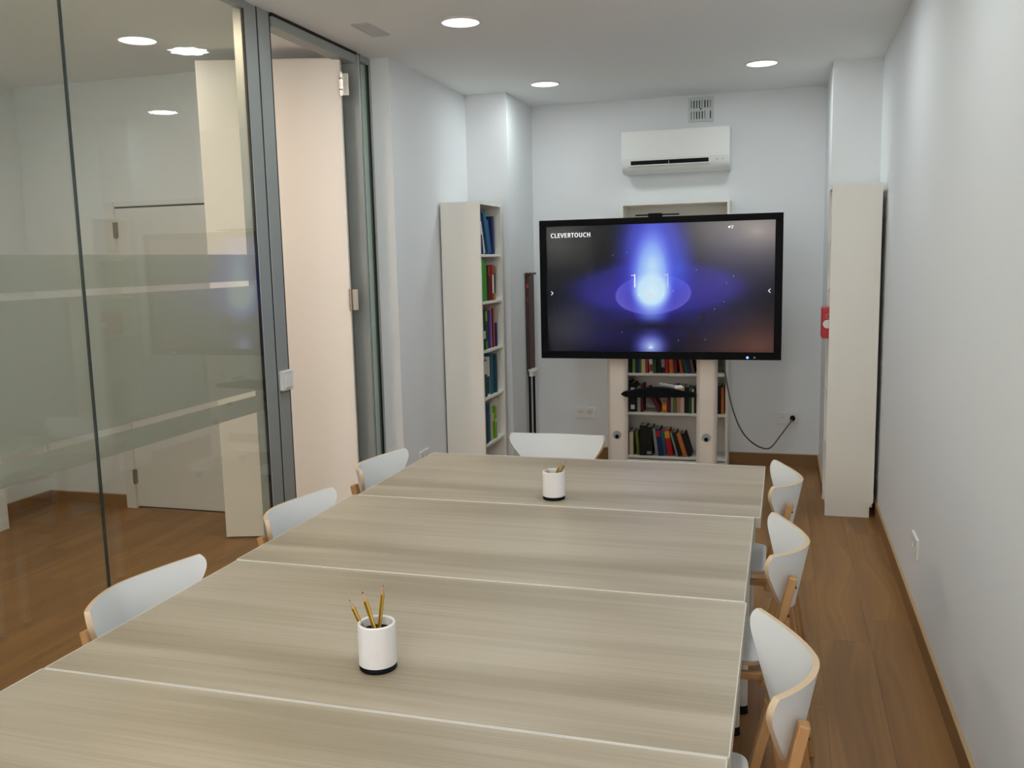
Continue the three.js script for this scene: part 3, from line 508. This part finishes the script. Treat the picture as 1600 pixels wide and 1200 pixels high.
// ---------------------------------------------------------------- sockets and switches (local: plate on the wall at z = 0, facing +z)
function socketPair(label, pos, turn) {
  const t = thing('double_socket', label, 'wall socket', pos, turn, 'white double wall sockets');
  const s = new THREE.Shape([[-0.08, -0.041], [0.08, -0.041], [0.08, 0.041], [-0.08, 0.041]].map((p) => new THREE.Vector2(...p)));
  for (const x of [-0.0375, 0.0375]) { const h = new THREE.Path(); h.absarc(x, 0, 0.021, 0, 6.2832, true); s.holes.push(h); }
  part('plate', new THREE.ExtrudeGeometry(s, { depth: 0.008, bevelEnabled: true, bevelSize: 0.0015, bevelThickness: 0.0015, bevelSegments: 2, curveSegments: 24 }).translate(0, 0, 0.0015), M.plastic, t);
  for (const x of [-0.0375, 0.0375]) {
    const w = part('socket_well', new THREE.CylinderGeometry(0.0208, 0.0208, 0.002, 28).rotateX(Math.PI / 2).translate(x, 0, 0.0025), M.plastic, t);
    part('pin_hole', merge(...[-0.0095, 0.0095].map((d) => new THREE.CylinderGeometry(0.003, 0.003, 0.001, 12).rotateX(Math.PI / 2).translate(x + d, 0, 0.0036))), M.blackMatte, w);
    part('earth_clip', merge(...[-0.019, 0.019].map((d) => box(x - 0.003, x + 0.003, d - 0.002, d + 0.002, 0.003, 0.0075))), M.chrome, w);
  }
  return t;
}
socketPair('white double socket low on the back wall left of the screen trolley', [-2.11, 0.37, 0], 0);
socketPair('white double socket on the back wall with the black plug in it', [-0.53, 0.372, 0], 0);
socketPair('white double socket low on the left wall beside the left bookcase', [WL, 0.345, 1.72], Math.PI / 2);
socketPair('white double socket low on the right wall before the bookcase', [0, 0.35, 3.02], -Math.PI / 2);
{
  const t = thing('light_switch', 'white light switch on the aluminium door post', 'light switch', [-2.956, 1.05, 3.195], Math.PI / 2);
  part('plate', rbox(-0.05, 0.05, -0.05, 0.05, 0.0, 0.022, 0.005, 3), M.plastic, t); part('rocker', rbox(-0.03, 0.03, -0.035, 0.035, 0.019, 0.027, 0.003, 2), M.white, t); part('rocker_frame', merge(rbox(-0.033, 0.033, 0.036, 0.038, 0.02, 0.0235, 0.0005, 1), rbox(-0.02, 0.02, -0.043, -0.040, 0.02, 0.0235, 0.0005, 1)), M.grey, t);
}
// ---------------------------------------------------------------- air conditioner and wall vent
{
  const t = thing('air_conditioner', 'white wall-mounted air conditioner above the screen', 'air conditioner', [-1.367, 2.25, 0]);
  const W = 0.80;
  const s = new THREE.Shape(); s.moveTo(0, 0.02); s.lineTo(0.10, 0.0); s.lineTo(0.165, 0.018); s.quadraticCurveTo(0.188, 0.03, 0.196, 0.07); s.lineTo(0.204, 0.10); s.lineTo(0.204, 0.265); s.quadraticCurveTo(0.203, 0.293, 0.175, 0.297); s.lineTo(0, 0.297); s.closePath();
  part('body', new THREE.ExtrudeGeometry(s, { depth: W - 0.012, bevelEnabled: true, bevelSize: 0.006, bevelThickness: 0.006, bevelSegments: 3, curveSegments: 10 }).rotateY(-Math.PI / 2).translate(W / 2 - 0.006, 0, 0.006), M.plastic, t);
  part('front_panel', rbox(-W / 2, W / 2, 0.108, 0.303, 0.198, 0.217, 0.007, 3), M.plastic, t);
  part('air_outlet', new THREE.BoxGeometry(0.575, 0.034, 0.03).rotateX(0.25).translate(-0.04, 0.070, 0.196), M.blackMatte, t, 'long black air outlet');
  part('flap', new RoundedBoxGeometry(0.60, 0.008, 0.05, 2, 0.003).rotateX(-0.25).translate(-0.04, 0.044, 0.190), M.plastic, t); part('flap_rib', box(-0.045, -0.041, 0.054, 0.086, 0.195, 0.2135), M.grey, t);
  part('indicator', merge(rbox(0.305, 0.317, 0.066, 0.078, 0.19, 0.2095, 0.002, 1), rbox(0.343, 0.36, 0.068, 0.075, 0.19, 0.2095, 0.002, 1)), M.grey, t, 'small grey indicator window');
  const v = thing('wall_vent', 'small grey slotted ventilation grille high on the back wall above the air conditioner', 'air vent', [-1.195, 2.708, 0]);
  const g = new THREE.Shape([[-0.091, -0.087], [0.091, -0.087], [0.091, 0.087], [-0.091, 0.087]].map((p) => new THREE.Vector2(...p)));
  for (let r = 0; r < 2; r++) for (let k = 0; k < 8; k++) {
    if (r === 0 && k === 6) continue;
    const x = -0.071 + k * 0.0203, y = r ? 0.040 : -0.040, h = new THREE.Path([[x - 0.0048, y - 0.029], [x - 0.0048, y + 0.029], [x + 0.0048, y + 0.029], [x + 0.0048, y - 0.029]].map((p) => new THREE.Vector2(...p)));
    g.holes.push(h);
  }
  part('plate', new THREE.ExtrudeGeometry(g, { depth: 0.012, bevelEnabled: true, bevelSize: 0.001, bevelThickness: 0.001, bevelSegments: 1 }).translate(0, 0, 0.001), M.vent, v);
  part('dark_duct', box(-0.086, 0.086, -0.08, 0.08, 0.0002, 0.0009), M.blackMatte, v); part('slide_knob', new THREE.CylinderGeometry(0.005, 0.006, 0.012, 12).rotateX(Math.PI / 2).translate(0.0, 0.005, 0.018), M.black, v);
  for (const [k, r] of [[0, 0], [1, 0], [5, 0], [0, 1], [4, 1], [7, 1]]) part('shutter', box(-0.071 + k * 0.0203 - 0.0045, -0.071 + k * 0.0203 + 0.0045, (r ? 0.04 : -0.04) - 0.0285, (r ? 0.04 : -0.04) + 0.0285, 0.003, 0.0045), M.grey, v);
}
// narrow dark board beside the left pier
{
  const t = thing('easel_board', 'narrow dark brown upright board on black legs beside the left pier', 'easel', [-2.475, 0, 0.29]);
  part('board', rbox(-0.034, -0.010, 0.76, 1.50, -0.14, 0.012, 0.003), M.darkWood, t); part('top_cap', rbox(-0.04, 0.008, 1.50, 1.516, -0.15, 0.02, 0.003), M.darkWood, t);
  part('leg', rbox(-0.03, -0.014, 0.0, 0.76, -0.012, 0.012, 0.003), M.blackMatte, t); part('leg', rbox(-0.03, -0.014, 0.0, 0.76, -0.14, -0.12, 0.003), M.blackMatte, t);
  part('tray', merge(rbox(-0.026, 0.036, 0.742, 0.757, -0.1, 0.024, 0.003), rbox(-0.02, 0.012, 0.70, 0.744, -0.1, 0.018, 0.003)), M.plastic, t, 'white tray bracket');
  part('red_spot', merge(rbox(-0.03, -0.014, 1.40, 1.43, 0.010, 0.0135, 0.001, 1), rbox(-0.03, -0.016, 1.30, 1.32, 0.010, 0.0135, 0.001, 1)), M.red, t);
}
// low white open shelf unit seen through the glass at the left edge
{
  const t = thing('shelf_unit', 'low white open shelf unit beyond the glass at the left edge', 'shelf unit', [-5.375, 0, 2.74]);
  part('side_panel', box(-0.11, -0.075, 0, 0.85, 0, 0.4), M.white, t); part('side_panel', box(0.075, 0.11, 0, 0.85, 0, 0.4), M.white, t);
  part('shelf', box(-0.075, 0.075, 0.0, 0.035, 0, 0.4), M.white, t); part('shelf', box(-0.075, 0.075, 0.42, 0.45, 0, 0.4), M.white, t); part('top_panel', box(-0.11, 0.11, 0.85, 0.885, 0, 0.4), M.white, t);
  part('back_panel', box(-0.075, 0.075, 0.035, 0.85, 0.0, 0.01), M.white, t);
}
renderer.render(scene, camera);
